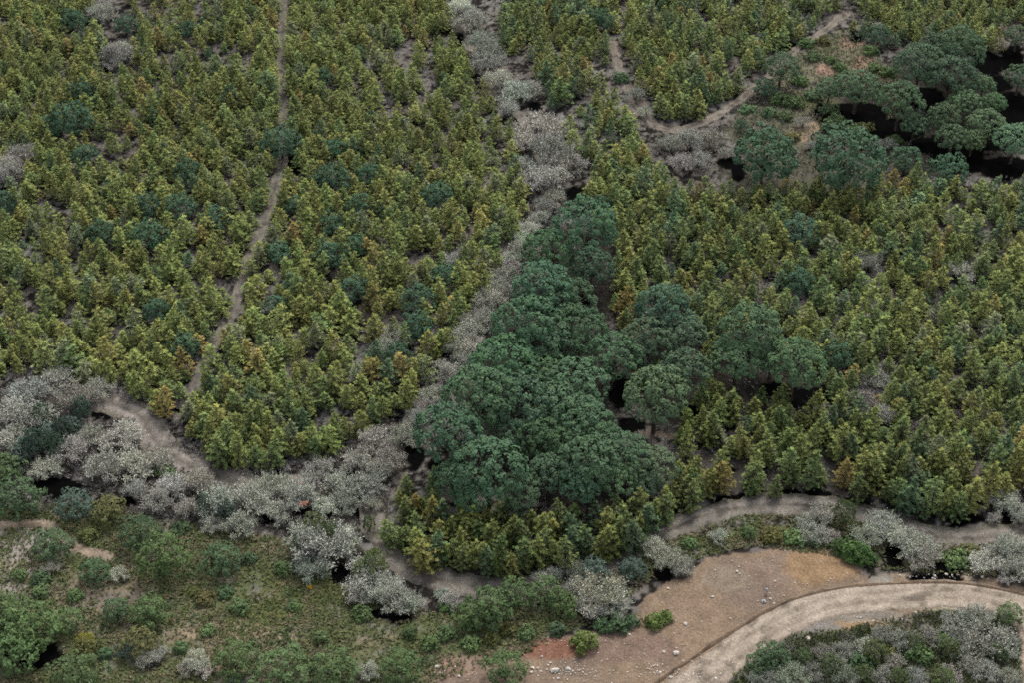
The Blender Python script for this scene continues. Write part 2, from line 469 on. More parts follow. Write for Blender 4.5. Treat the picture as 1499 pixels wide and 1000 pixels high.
def part(name, me, root, color=None, mat_scale=None):
    o = bpy.data.objects.new(name, me)
    col.objects.link(o)
    o.parent = root
    if color:
        o.color = color
    return o


def spot(px, py):
    """where in the photograph, in words"""
    return f"{int(round(min(max(px, 0), PW) / PW * 100))}% across and {int(round(min(max(py, 0), PH) / PH * 100))}% down the photo"


used = set()


def uniq(base, px, py):
    for dx, dy in ((0, 0), (15, 0), (-15, 0), (0, 10), (0, -10), (15, 10), (-15, -10)):
        l = base + ', ' + spot(px + dx, py + dy)
        if l not in used:
            used.add(l)
            return l
    return l


def plant(kind, lib, px, py, R, zc, tone, label, cat, group, crown='crown', stem='trunk', sq=1.0, color=None):
    """px,py: crown centre in the photograph; R: crown radius (m); zc: crown centre height for R=1"""
    x, y = at(px, py, R * zc * sq)
    g = float(gz(x, y))
    c, s = lib[int(rng.integers(len(lib)))]
    root = thing(kind, label, cat, (float(x), float(y), g), group)
    root.rotation_euler.z = float(rng.uniform(0, 2 * pi))
    root.scale = (R, R, R * sq)
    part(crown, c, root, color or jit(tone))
    part(stem, s, root)
    return root


def px_scale(py):
    x, y = at(750, py, 2.0)
    return F / project(x, y, 2.0)[2]


# --- stone pines with broad umbrella crowns (x, y, half width)
GROVE = [(855, 332, 48), (803, 368, 40), (866, 387, 33), (795, 425, 48), (835, 440, 38), (772, 482, 50), (845, 488, 47), (805, 505, 40), (895, 525, 40),
         (735, 538, 50), (795, 548, 42), (843, 565, 46), (700, 588, 52), (760, 592, 46), (815, 595, 46), (852, 620, 46), (655, 640, 50), (748, 640, 32), (790, 645, 34), (665, 705, 32), (715, 690, 52), (803, 695, 33),
         (862, 680, 44), (915, 672, 42), (955, 685, 38), (905, 705, 30), (760, 722, 32), (850, 712, 34), (690, 730, 28), (945, 712, 26), (820, 655, 30), (880, 650, 32)]
GROVE_R = [(972, 455, 40), (950, 497, 38), (995, 490, 38), (1003, 545, 36), (960, 582, 48), (1098, 488, 46), (1080, 528, 38), (1130, 525, 30), (1165, 535, 44), (935, 520, 26)]
GROVE_NE = [(1145, 100, 28), (1255, 128, 34), (1215, 130, 22), (1318, 148, 33), (1345, 95, 35), (1392, 112, 36), (1405, 72, 38), (1370, 68, 26), (1382, 172, 26), (1395, 202, 25),
            (1412, 150, 26), (1445, 182, 30), (1485, 205, 30), (1492, 112, 22), (1440, 125, 18), (1490, 52, 20), (1425, 118, 20), (1425, 205, 20), (1455, 150, 20), (1340, 182, 20)]
DARK = (.058, .102, .060)
DARKB = (.064, .105, .065)
for lst, where, tone, grp in ((GROVE, 'in the central grove', DARK, 'stone pines of the central grove'), (GROVE_R, 'in the grove\'s eastern clump', DARKB, 'stone pines beside the central grove'), (GROVE_NE, 'among near-black patches uphill', (.072, .114, .066), 'stone pines of the upper corner')):
    mid = np.median([a[2] for a in lst])
    for (px, py, r) in lst:
        R = r / px_scale(py) * .97
        size = 'broad' if r > mid * 1.12 else ('small' if r < mid * .85 else 'medium')
        lab = uniq(f'{size} round-crowned stone pine {where}', px, py)
        plant('stone_pine', STONE, px, py, R, STONE_Z, tone, lab, 'tree', grp, color=jit((tone[0] * float(rng.uniform(.88, 1.08)), tone[1], tone[2] * float(rng.uniform(.85, 1.05))), .12), sq=float(rng.uniform(.84, 1.16)))

# --- dark round evergreens scattered through the plantation
SCAT = [(1120, 232, 42), (1240, 236, 50), (120, 138, 20), (105, 180, 28), (75, 190, 18), (125, 230, 18), (275, 252, 20), (215, 303, 20), (258, 306, 22), (148, 345, 22), (218, 350, 25), (318, 322, 20), (412, 212, 26), (490, 220, 18), (545, 255, 18), (487, 265, 25),
        (640, 290, 22), (530, 300, 18), (485, 330, 18), (488, 375, 22), (522, 360, 18), (408, 370, 18), (520, 425, 22), (650, 405, 18), (612, 440, 24), (612, 478, 22), (230, 455, 20), (8, 300, 20), (405, 448, 18), (270, 507, 22), (470, 115, 16),
        (1170, 340, 26), (1170, 412, 20), (875, 32, 20), (582, 520, 20), (1225, 525, 22), (105, 30, 18), (185, 40, 16), (275, 45, 14), (430, 300, 14), (1325, 235, 22), (1390, 250, 24), (1285, 55, 16), (1050, 515, 16), (880, 300, 14), (1120, 130, 16), (1085, 185, 10)]
for (px, py, r) in SCAT:
    R = r / px_scale(py) * 1.05
    size = 'very broad' if r >= 40 else 'large' if r >= 24 else ('small' if r < 18 else 'mid-sized')
    plant('evergreen_tree', BROAD if r >= 40 else ROUND, px, py, R, 1.0 if r >= 40 else ROUND_Z, DARKB, uniq(f'{size} dark round evergreen among paler young pines', px, py), 'tree', 'dark evergreens scattered in the plantation', color=jit((.050, .095, .056), .1))

# --- round trees and bushes of the lower meadow
MEADOW_TREES = [(240, 820, 36, 'mid'), (203, 783, 29, 'dark'), (325, 822, 28, 'dark'), (75, 800, 28, 'dark'), (138, 840, 22, 'dark'), (218, 900, 28, 'mid'), (172, 895, 20, 'dark'), (345, 970, 33, 'mid'), (412, 985, 38, 'mid'), (490, 985, 34, 'mid'), (585, 980, 30, 'mid'),
                (112, 992, 38, 'mid'), (45, 925, 42, 'mid'), (8, 900, 32, 'mid'), (22, 958, 38, 'mid'), (95, 912, 22, 'mid'), (205, 943, 24, 'olive'), (125, 950, 15, 'olive'), (718, 895, 34, 'mid'), (755, 872, 26, 'mid'), (690, 905, 26, 'mid'), (800, 872, 26, 'mid'), (830, 890, 20, 'mid'),
                (870, 840, 23, 'blue'), (925, 836, 20, 'blue'), (740, 985, 30, 'mid'), (110, 742, 26, 'blue'), (28, 730, 34, 'dark'), (75, 640, 22, 'blue'), (102, 625, 16, 'blue'), (35, 660, 20, 'blue'), (1480, 900, 18, 'mid'), (1130, 962, 24, 'dark'), (1110, 975, 18, 'dark'), (5, 690, 26, 'mid'), (160, 750, 24, 'olive'), (185, 955, 14, 'blue'), (345, 1000, 14, 'blue')]
MT = {'mid': ((.064, .100, .040), 'mid-green'), 'dark': ((.052, .088, .043), 'deep green'), 'olive': ((.09, .095, .036), 'olive'), 'blue': ((.055, .083, .066), 'bluish green')}
for (px, py, r, k) in MEADOW_TREES:
    R = r / px_scale(py) * .97
    tone, word = MT[k]
    size = 'large' if r >= 32 else ('small' if r < 23 else 'mid-sized')
    plant('round_tree', ROUND, px, py, R, ROUND_Z, tone, uniq(f'{size} {word} bushy tree on rough meadow', px, py), 'tree', 'bushy trees of the lower ground', color=jit(tone, .1), sq=.9)

# --- low bushes placed one by one
LOW = [(855, 945, 18, (.085, .115, .032), 'isolated light green bush on the red soil of the clearing'), (958, 912, 14, (.075, .11, .03), 'straggly light green bush alone on the tan clearing'), (975, 905, 10, (.075, .11, .03), 'small leafy sprig bush above the straggly bush on the clearing'),
       (1250, 810, 20, (.045, .085, .025), 'bright green cushion bush at the upper edge of the clearing'), (1232, 802, 14, (.045, .08, .025), 'small green bush touching the bright cushion bush at the clearing edge'), (1270, 818, 12, (.045, .085, .025), 'small green bush below the bright cushion bush at the clearing edge'),
       (453, 860, 4, (.42, .25, .012), 'tiny yellow-flowering bush below the grey-green shrub on the meadow'), (125, 940, 12, (.11, .11, .02), 'yellowish small bush beside the near-black patch on the lower ground')]
for (px, py, r, tone, lab) in LOW:
    plant('green_bush', BUSH, px, py, r / px_scale(py) * 1.05, BUSH_Z, tone, lab, 'bush', 'small bushes', 'foliage', 'stem', color=jit(tone, .05))
LOW2 = [(900, 915, 20, 'dark'), (880, 918, 14, 'dark'), (925, 912, 12, 'dark'), (1130, 786, 16, 'olive'), (1165, 788, 16, 'mid'), (1095, 780, 12, 'mid'), (1190, 790, 14, 'mid'), (1010, 797, 12, 'mid'), (815, 925, 14, 'dark'), (770, 930, 14, 'mid'), (745, 925, 12, 'olive'), (1345, 960, 20, 'mid'),
        (1380, 940, 16, 'mid'), (1300, 955, 14, 'olive'), (1260, 970, 18, 'dark'), (240, 692, 13, 'mid'), (250, 700, 10, 'mid'), (1400, 820, 20, 'mid'), (1420, 808, 14, 'olive'), (655, 930, 14, 'mid'), (630, 945, 14, 'mid'), (575, 935, 15, 'dark'), (600, 930, 12, 'mid'), (530, 900, 16, 'mid'), (410, 920, 16, 'mid'), (470, 935, 12, 'mid'), (300, 880, 14, 'olive'),
        (280, 905, 14, 'mid'), (330, 870, 12, 'dark'), (285, 870, 9, 'olive'), (140, 935, 12, 'mid'), (155, 960, 12, 'dark'), (60, 850, 14, 'dark'), (22, 780, 9, 'olive'), (30, 845, 12, 'mid'), (130, 785, 14, 'olive'), (275, 800, 12, 'mid'), (265, 775, 14, 'dark'), (365, 820, 12, 'dark'), (380, 860, 14, 'mid'), (350, 890, 14, 'mid'), (430, 890, 10, 'mid'), (490, 870, 12, 'olive'),
        (415, 835, 14, 'mid'), (440, 825, 12, 'dark'), (620, 905, 12, 'mid'), (655, 890, 12, 'mid'), (690, 945, 14, 'mid'), (720, 940, 12, 'olive'), (265, 950, 12, 'mid'), (305, 925, 12, 'mid'), (215, 855, 12, 'dark'), (60, 870, 14, 'mid'), (110, 875, 12, 'mid'), (1180, 65, 12, 'mid'), (1215, 90, 10, 'mid'), (1190, 85, 12, 'mid'), (1230, 100, 10, 'mid'), (1275, 75, 12, 'mid'), (1205, 62, 10, 'olive'), (1140, 145, 14, 'mid'),
        (1165, 150, 14, 'mid'), (1125, 165, 12, 'dark'), (1150, 170, 12, 'mid'), (1095, 160, 12, 'dark'), (1215, 185, 14, 'dark'), (1300, 105, 12, 'mid'), (1280, 100, 10, 'mid'), (1170, 120, 12, 'mid'), (1190, 140, 12, 'dark'), (1160, 200, 12, 'olive'), (1195, 215, 12, 'mid'), (910, 115, 12, 'dark'), (945, 105, 10, 'mid'), (1145, 215, 10, 'olive'), (1265, 185, 12, 'olive'), (1310, 205, 12, 'mid'), (1250, 190, 14, 'mid'), (1215, 160, 14, 'dark'), (1225, 175, 12, 'mid')]
for j_, (px, py, r, k) in enumerate(LOW2):
    if py > 760 and px < 700 and j_ % 3 == 0:
        continue
    tone, word = MT[k]
    place = 'between track and clearing' if py > 760 and px > 860 else ('on the meadow' if py > 720 else ('beside the looping track' if py > 600 else 'near the east track'))
    plant('green_bush', BUSH, px, py, r / px_scale(py) * .95, BUSH_Z, tone, uniq(f'{"low" if r > 12 else "small"} {word} bush {place}', px, py), 'bush', 'small bushes', 'foliage', 'stem', color=jit(tone, .15), sq=float(rng.uniform(.7, 1.0)))

# --- silvery leafless shrubs (x, y, half width)
GREY_VALLEY = [(672, 12, 18), (690, 36, 22), (706, 66, 22), (714, 92, 20), (728, 118, 20), (752, 138, 22), (775, 132, 16), (745, 162, 16), (790, 192, 28), (768, 212, 20), (802, 228, 30), (832, 242, 25), (785, 265, 22), (808, 262, 22), (812, 290, 14), (765, 240, 14), (690, 20, 14), (725, 80, 14), (795, 300, 13)]
GREY_TRACK = [(810, 305, 12), (795, 318, 12), (785, 322, 12), (765, 350, 12), (752, 378, 13), (742, 405, 13), (728, 418, 13), (715, 428, 14), (712, 475, 16), (680, 470, 14), (668, 510, 14), (680, 530, 12), (650, 555, 12), (648, 535, 10), (628, 580, 11), (620, 600, 12), (605, 612, 12), (595, 625, 12), (775, 335, 12), (760, 365, 12), (748, 390, 12), (735, 425, 14), (720, 440, 16), (705, 462, 18), (690, 485, 20), (672, 495, 14), (695, 510, 16), (675, 520, 14), (660, 545, 12), (640, 570, 10), (615, 615, 14), (700, 445, 12), (575, 490, 14), (560, 510, 14), (590, 500, 10), (755, 345, 10), (635, 590, 10)]
GREY_EAST = [(905, 110, 16), (930, 140, 18), (945, 165, 14), (978, 212, 20), (1010, 208, 26), (1042, 205, 20), (1000, 240, 22), (1025, 235, 22), (1062, 225, 14), (1115, 190, 14), (1300, 60, 14), (1190, 215, 14), (1300, 210, 16), (1285, 40, 10), (1175, 180, 16), (1285, 210, 14)]
GREY_WEST = [(12, 246, 24), (35, 228, 18), (2, 262, 18), (150, 20, 16), (172, 84, 18), (10, 252, 20), (30, 232, 18), (-8, 270, 16), (140, 22, 16), (150, 8, 14), (175, 78, 18), (168, 95, 14), (1270, 385, 18), (1405, 400, 18), (1280, 560, 20), (1262, 590, 18), (1290, 610, 16), (660, 380, 13), (600, 235, 10), (650, 145, 10), (1450, 480, 12), (1300, 540, 12)]
GREY_SW = [(45, 580, 38), (85, 562, 34), (118, 585, 32), (145, 572, 24), (20, 610, 34), (60, 615, 30), (15, 650, 32), (100, 665, 34), (70, 690, 28), (45, 660, 26), (175, 645, 42), (195, 685, 38), (155, 690, 32), (228, 678, 26), (135, 640, 22), (250, 715, 28), (290, 708, 26), (320, 742, 34), (275, 748, 26), (365, 735, 34), (400, 712, 28), (405, 755, 28), (350, 772, 24),
           (438, 730, 30), (470, 688, 26), (500, 715, 34), (522, 680, 30), (548, 650, 28), (572, 678, 26), (588, 640, 22), (540, 715, 28), (478, 745, 22), (510, 742, 22), (455, 705, 24), (555, 690, 20), (605, 650, 14), (310, 770, 20), (230, 735, 22), (200, 720, 20), (545, 740, 14), (75, 835, 14), (175, 845, 15), (290, 970, 22), (300, 985, 18), (215, 965, 18), (270, 985, 14), (540, 985, 18), (235, 960, 14)]
GREY_S = [(470, 800, 44), (445, 790, 30), (500, 795, 32), (455, 835, 26), (540, 848, 38), (560, 865, 34), (580, 880, 30), (598, 888, 22), (525, 875, 22), (660, 885, 18), (648, 875, 14), (880, 872, 36), (862, 890, 26), (900, 890, 28), (845, 870, 22), (955, 805, 26), (975, 822, 26), (998, 830, 20), (940, 795, 16), (1052, 788, 18), (810, 845, 18), (835, 835, 18), (790, 850, 14), (1205, 755, 26), (1190, 780, 22),
          (1215, 785, 20), (1290, 768, 34), (1268, 785, 26), (1310, 785, 26), (1335, 800, 30), (1350, 820, 26), (1365, 808, 20), (1475, 738, 24), (1455, 760, 14), (1495, 760, 22), (1480, 810, 30), (1445, 828, 28), (1490, 835, 26), (1460, 808, 20), (1470, 850, 12), (1180, 765, 18), (845, 850, 12)]
GREY_ISLE = [(1445, 928, 38), (1405, 905, 28), (1430, 895, 26), (1470, 935, 28), (1400, 935, 26), (1360, 925, 24), (1325, 930, 24), (1295, 925, 20), (1270, 940, 20), (1235, 945, 20), (1205, 950, 18), (1160, 985, 24), (1130, 990, 22), (1190, 975, 20), (1240, 985, 22), (1290, 985, 24), (1340, 985, 24), (1390, 980, 24), (1440, 975, 26), (1480, 985, 22), (1420, 965, 20), (1105, 990, 18), (1310, 960, 20), (1225, 965, 18)]
GT = (.315, .31, .268)
for lst, where, tone in ((GREY_VALLEY, 'in the dry valley', GT), (GREY_TRACK, 'along the diagonal track', GT), (GREY_EAST, 'beside the east track', (.28, .272, .236)), (GREY_WEST, 'in a plantation gap', (.27, .262, .232)),
                         (GREY_SW, 'in the southwest grey thicket', (.31, .302, .258)), (GREY_S, 'below the plantation edge', (.31, .308, .262)), (GREY_ISLE, 'inside the road bend', (.24, .245, .208))):
    for (px, py, r) in lst:
        if lst is GREY_ISLE:
            py += 10
        R = r / px_scale(py) * (1.3 if lst is GREY_TRACK else 1.3 if lst in (GREY_VALLEY, GREY_WEST) else .97) * float(rng.uniform(.7, 1.3) if lst is GREY_TRACK else rng.uniform(.85, 1.12))
        size = 'large' if r >= 30 else ('small' if r < 17 else 'mid-sized')
        kw = 'silvery leafless shrub'
        plant('grey_shrub', TWIG, px, py, R, .42, tone, uniq(f'{size} {kw} {where}', px, py), 'shrub', 'silvery shrubs', 'crown', 'stem', color=jit([tone[0] * 1.06, tone[1] * 1.09, tone[2] * 1.06], .13), sq=float(rng.uniform(.75, 1.15)))
# green shoots growing through some of the grey shrubs
for (px, py, r, c) in [(462, 778, 18, (.085, .11, .045)), (480, 785, 14, (.075, .1, .045)), (548, 830, 17, (.095, .12, .045)), (530, 840, 13, (.08, .11, .04)), (440, 800, 12, (.06, .085, .045)), (300, 742, 12, (.06, .085, .06)), (330, 750, 12, (.055, .08, .06)), (60, 610, 12, (.05, .08, .05)),
                       (120, 600, 12, (.05, .085, .065)), (1235, 752, 14, (.06, .085, .03)), (1415, 912, 12, (.05, .075, .04)), (50, 650, 16, (.045, .075, .055)), (80, 655, 14, (.045, .075, .05)), (90, 632, 14, (.045, .07, .05)), (540, 770, 9, (.06, .09, .03)), (730, 500, 9, (.06, .09, .04)), (1390, 950, 14, (.06, .08, .03)), (1340, 945, 14, (.06, .08, .03)), (1280, 955, 16, (.06, .078, .03)), (1460, 955, 14, (.05, .075, .03)), (1215, 975, 16, (.055, .075, .035)), (1175, 965, 14, (.05, .075, .035)), (1315, 995, 16, (.055, .075, .03)), (1380, 995, 16, (.055, .08, .03)), (1265, 990, 14, (.055, .075, .03))]:
    plant('green_bush', ROUND, px, py, r / px_scale(py) * 1.05, ROUND_Z, c, uniq('leafy green bush growing through grey scrub', px, py), 'bush', 'small bushes', 'foliage', 'stem', color=jit(c, .1), sq=1.75 if py < 900 else 1.1)

# ------------------------------------------------------------------ the plantation
excl = []          # crowns that no young pine may cover (x, y, rx, ry)
for (px, py, r) in GROVE + GROVE_R + GROVE_NE:
    excl.append((px, py + r * .35, r * .92, r * .8))
for (px, py, r) in SCAT:
    excl.append((px, py + r * .15, r * .85, r * .7))
for lst in (GREY_VALLEY, GREY_EAST, GREY_SW, GREY_S, GREY_WEST):
    for (px, py, r) in lst:
        excl.append((px, py + r * .2, r * .95, r * .75))
for (px, py, r) in GREY_TRACK:
    excl.append((px, py, r * .9, r * .8))
for v in NEAR_BLACK_PATCHES:
    if v[2] > 11:
        excl.append((v[0], v[1] + 1, v[2] * .85, v[3] * .9))
excl = np.array(excl)

sp = 1.5
xs, ys = np.meshgrid(np.arange(-95, 95, sp), np.arange(76, 236, sp * .92))
xs = xs + (np.arange(xs.shape[0]) % 2)[:, None] * sp * .5
xs = xs.ravel() + rng.normal(size=xs.size) * .27
ys = ys.ravel() + rng.normal(size=ys.size) * .34
Hs = np.clip(rng.normal(2.55, .62, xs.size), 1.2, 4.4)
mx, my, _ = project(xs, ys, Hs * .5)
ok = in_poly(mx, my, PLOT_WEST) | in_poly(mx, my, PLOT_MID) | in_poly(mx, my, PLOT_EAST)
bx, by, _ = project(xs, ys, .3)
for pl, w in ((TRACK_NORTH, 10), (TRACK_VALLEY, 22), (TRACK_LOOP_W, 25), (TRACK_LOOP_S, 21), (TRACK_EAST, 12)):
    ok &= line_dist(bx, by, pl) > w
    ok &= line_dist(mx, my, pl) > w * .6
for (ex, ey, ea, eb) in excl:
    ok &= ((mx - ex) / ea) ** 2 + ((my - ey) / eb) ** 2 > 1
dens = fbm(xs, ys, .11, 21, 3)
thin = .08 + .50 * sstep(.52, .68, dens) + .16 * sstep(260, 330, my) * (mx < 420) * (my < 480)
ok &= rng.uniform(size=xs.size) > thin
front = my > 640
Hs = np.where(front, np.clip(Hs * 1.15, 1.9, 4.6), Hs)
xs, ys, Hs, mx, my = xs[ok], ys[ok], Hs[ok], mx[ok], my[ok]
# the front rank along the track and the trees that stand out singly
RANK = [(572, 778, 4.0), (592, 790, 4.2), (615, 800, 4.6), (640, 808, 4.5), (662, 808, 4.3), (690, 815, 4.8), (712, 822, 5.0), (738, 822, 4.8), (765, 812, 4.6), (790, 808, 4.6), (815, 808, 4.8), (842, 795, 5.0), (865, 800, 4.6), (888, 795, 4.8), (912, 785, 5.2), (935, 775, 4.6),
        (590, 752, 4.0), (604, 735, 3.8), (640, 780, 4.2), (690, 775, 4.2), (720, 785, 4.4), (750, 778, 4.8), (778, 765, 4.4), (805, 775, 4.2), (828, 765, 5.2), (870, 758, 5.0), (900, 755, 4.8), (925, 750, 4.4), (955, 748, 5.0), (978, 735, 5.0), (1000, 722, 4.8), (1020, 712, 4.6), (1045, 705, 4.6), (1010, 690, 4.0), (680, 755, 4.0), (710, 755, 3.8), (735, 760, 4.2)]
fx, fy, fh = (np.array(a, float) for a in zip(*RANK))
fx = np.concatenate([fx, fx + 13 + rng.normal(size=len(fx)) * 2]); fy = np.concatenate([fy, fy + rng.normal(size=len(fy)) * 6]); fh = np.concatenate([fh, fh]) * .7 * rng.uniform(.75, 1.2, 2 * len(fh))
wx_, wy_ = at(fx, fy, fh * .5)
far_ = np.array([np.min(np.hypot(wx_ - a, wy_ - b)) > 1.2 for a, b in zip(xs, ys)])
xs, ys, Hs, mx, my = (np.concatenate([a[far_], b]) for a, b in ((xs, wx_), (ys, wy_), (Hs, fh), (mx, fx), (my, fy)))
n = len(xs)
# each tree's colour, following the stands of the photograph
names = list(GREENS)
TONE = np.array([GREENS[k] for k in names])
west = in_poly(mx, my, PLOT_WEST)
wts = np.where(west[:, None], np.array([.40, .35, .15, .03, .022, .05])[None], np.array([.20, .32, .31, .09, .03, .05])[None])
lowr = (~west) & (my > 640)
wts = np.where(lowr[:, None], np.array([.17, .26, .36, .13, .05, .03])[None], wts)
wleft = west & (my > 560)
wts = np.where(wleft[:, None], np.array([.22, .38, .28, .04, .04, .04])[None], wts)
cs = np.cumsum(wts, 1)
ti = (rng.uniform(size=n)[:, None] * cs[:, -1:] > cs).sum(1)
big = vnoise(xs, ys, .06, 33)
tone = TONE[ti] * np.exp(rng.normal(size=(n, 1)) * .13 + (big[:, None] - .5) * .25)
tone *= np.where((mx > 700) & (my > 330), .92, 1.04)[:, None]
tone[:, 0] *= np.exp(rng.normal(size=n) * .05)
inside = (mx > 8) & (mx < PW - 8) & (my > 6) & (my < PH - 6)
dist = ys * CP + (CAM_H - 2) * SP
order = np.argsort(np.where(inside, dist - Hs * 2.0, 1e6))
single = order[:300]
rest = order[300:]
for i in single:
    h = Hs[i]
    s = h / PINE_H
    tallw = 'tall' if h > 3.4 else ('short' if h < 2.6 else 'mid-sized')
    where = 'beside the looping track' if min(line_dist(mx[i:i + 1], my[i:i + 1], TRACK_LOOP_S)[0], line_dist(mx[i:i + 1], my[i:i + 1], TRACK_LOOP_W)[0]) < 55 else ('in the western plot' if west[i] else 'in the eastern plot')
    lab = uniq(f'{tallw} {names[ti[i]]} young pine {where}', mx[i], my[i])
    root = thing('young_pine', lab, 'tree', (float(xs[i]), float(ys[i]), float(gz(xs[i], ys[i]))), 'young plantation pines')
    root.rotation_euler.z = float(rng.uniform(0, 2 * pi))
    k = s * float(rng.uniform(.92, 1.12)) ** .5
    wd = float(rng.uniform(.82, 1.2)) * .97 * s ** .6
    root.rotation_euler.x, root.rotation_euler.y = (float(a) for a in rng.normal(size=2) * .06)
    root.scale = (wd, wd, s)
    c, st = PINE[int(rng.integers(len(PINE)))]
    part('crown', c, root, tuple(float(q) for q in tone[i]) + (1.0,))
    part('trunk', st, root)

# the far rest of the plantation: one mass of more than a thousand crowns
LOD = [pine_quads(PINE_H, rng.uniform(1.3, 1.6), nb=5, L=.44, W=.19, full=.8) for _ in range(16)]
Qs, vs, tips, tones = [], [], [], []
for i in rest:
    q, v, t = LOD[int(rng.integers(len(LOD)))]
    a = rng.uniform(0, 2 * pi); s = Hs[i] / PINE_H
    wd = rng.uniform(.82, 1.2) * .97 * s ** .6
    R = np.array([[cos(a) * wd, -sin(a) * wd, 0], [sin(a) * wd, cos(a) * wd, 0], [0, 0, s]])
    Qs.append((q @ R.T + np.array([xs[i], ys[i], float(gz(xs[i], ys[i]))])).astype(np.float32))
    vs.append(v); tips.append(t); tones.append(np.repeat(tone[i][None], len(v), 0))
mass = bpy.data.objects.new('plantation_forest', quads_mesh('plantation_forest', np.concatenate(Qs), np.concatenate(vs), np.concatenate(tips), np.concatenate(tones), M_MASS))
col.objects.link(mass)
mass['kind'] = 'stuff'; mass['label'] = 'dense far stand of yellow-green young pines'; mass['category'] = 'trees'
print('pines', n, 'single', len(single), 'mass', len(rest))

# ------------------------------------------------------------------ ground
def soil_colour(x, y):
    px, py, _ = project(x, y, 0)
    wx = px + 16 * (fbm(x, y, .35, 5) - .5) * 2
    wy = py + 12 * (fbm(x, y, .35, 11) - .5) * 2
    n1 = fbm(x, y, .25, 2)[:, None]; n2 = fbm(x, y, .9, 7)[:, None]; n3 = fbm(x, y, 1.6, 14)[:, None]
    litter = np.array([.083, .074, .066]); heath = np.array([.102, .098, .089]); near_black = np.array([.012, .011, .010])
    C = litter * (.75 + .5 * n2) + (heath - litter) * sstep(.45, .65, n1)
    C = C + (near_black - C) * sstep(.47, .56, n3)            # near-black pockets in the litter, placed by noise
    m = in_poly(wx, wy, MEADOW)[:, None] * 1.0
    g = np.array([.058, .067, .032]); br = np.array([.112, .094, .066]); gg = np.array([.105, .099, .085])
    mead = br + (g - br) * sstep(.30, .52, n1)
    mead = mead + (gg - mead) * sstep(.56, .68, n2) * .7
    C = C * (1 - m) + mead * m
    m = in_poly(wx, wy, CLEARING)[:, None] * 1.0
    tan1 = np.array([.128, .094, .066]); tan2 = np.array([.101, .077, .060])
    C = C * (1 - m) + (tan1 + (tan2 - tan1) * sstep(.35, .65, n1)) * m
    m = in_poly(wx, wy, SCRUB_ISLE)[:, None] * 1.0
    C = C * (1 - m) + np.array([.075, .075, .055]) * (.6 + .8 * n2) * m
    m = in_poly(wx, wy, EAST_CLEARING)[:, None] * 1.0
    eb = np.array([.085, .08, .055])
    C = C * (1 - m) + eb * (.6 + .8 * n2) * m
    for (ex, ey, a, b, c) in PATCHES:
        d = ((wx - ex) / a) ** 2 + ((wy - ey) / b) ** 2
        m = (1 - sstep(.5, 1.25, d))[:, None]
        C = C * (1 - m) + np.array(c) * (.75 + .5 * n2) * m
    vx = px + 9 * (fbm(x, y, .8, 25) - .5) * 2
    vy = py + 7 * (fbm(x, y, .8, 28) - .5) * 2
    for lst in (GREY_SW, GREY_S, GREY_VALLEY, GREY_ISLE):      # shade painted on the ground under the grey thickets
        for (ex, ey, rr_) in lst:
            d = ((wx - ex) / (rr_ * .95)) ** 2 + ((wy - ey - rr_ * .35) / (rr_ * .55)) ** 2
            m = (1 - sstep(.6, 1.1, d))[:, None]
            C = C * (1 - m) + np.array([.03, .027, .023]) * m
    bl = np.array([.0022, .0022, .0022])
    for (ex, ey, a, b) in NEAR_BLACK_PATCHES:
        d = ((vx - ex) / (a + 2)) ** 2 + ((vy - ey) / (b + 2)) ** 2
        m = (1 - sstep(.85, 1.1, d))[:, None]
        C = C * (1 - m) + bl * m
    for pl, w in EDGE_SHADE_LINES:
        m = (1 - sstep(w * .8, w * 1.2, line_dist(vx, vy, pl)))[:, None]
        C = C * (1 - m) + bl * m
    return np.clip(C * 1.02, .0022, .6)


def grid_mesh(name, X, Y, Z, C):
    r, c = X.shape
    me = bpy.data.meshes.new(name)
    me.vertices.add(r * c)
    me.vertices.foreach_set('co', np.stack([X, Y, Z], -1).astype(np.float32).ravel())
    i = np.arange(r * c).reshape(r, c)
    q = np.stack([i[:-1, :-1], i[:-1, 1:], i[1:, 1:], i[1:, :-1]], -1).reshape(-1, 4).astype(np.int32)
    me.loops.add(q.size); me.polygons.add(len(q))
    me.loops.foreach_set('vertex_index', q.ravel())
    me.polygons.foreach_set('loop_start', np.arange(0, q.size, 4, dtype=np.int32))
    me.update(calc_edges=True)
    a = np.ones((r * c, 4), np.float32); a[:, :3] = C
    me.attributes.new('soil', 'FLOAT_COLOR', 'POINT').data.foreach_set('color', a.ravel())
    me.polygons.foreach_set('use_smooth', np.ones(len(q), bool))
    me.materials.append(M_SOIL)
    return me


gx = np.concatenate([np.linspace(-900, -95, 30), np.arange(-92, 92, .25), np.linspace(95, 900, 30)])
gy = np.concatenate([np.linspace(-600, 70, 24), np.arange(74, 232, .27), np.linspace(236, 1500, 40)])
X, Y = np.meshgrid(gx, gy)
Z = gz(X, Y)
C = np.zeros((X.size, 3)) + np.array([.07, .068, .045])
fine = ((np.abs(X) < 93) & (Y > 73) & (Y < 233)).ravel()
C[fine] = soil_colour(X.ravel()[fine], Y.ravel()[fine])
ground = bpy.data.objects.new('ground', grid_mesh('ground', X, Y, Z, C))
col.objects.link(ground)
ground['kind'] = 'structure'


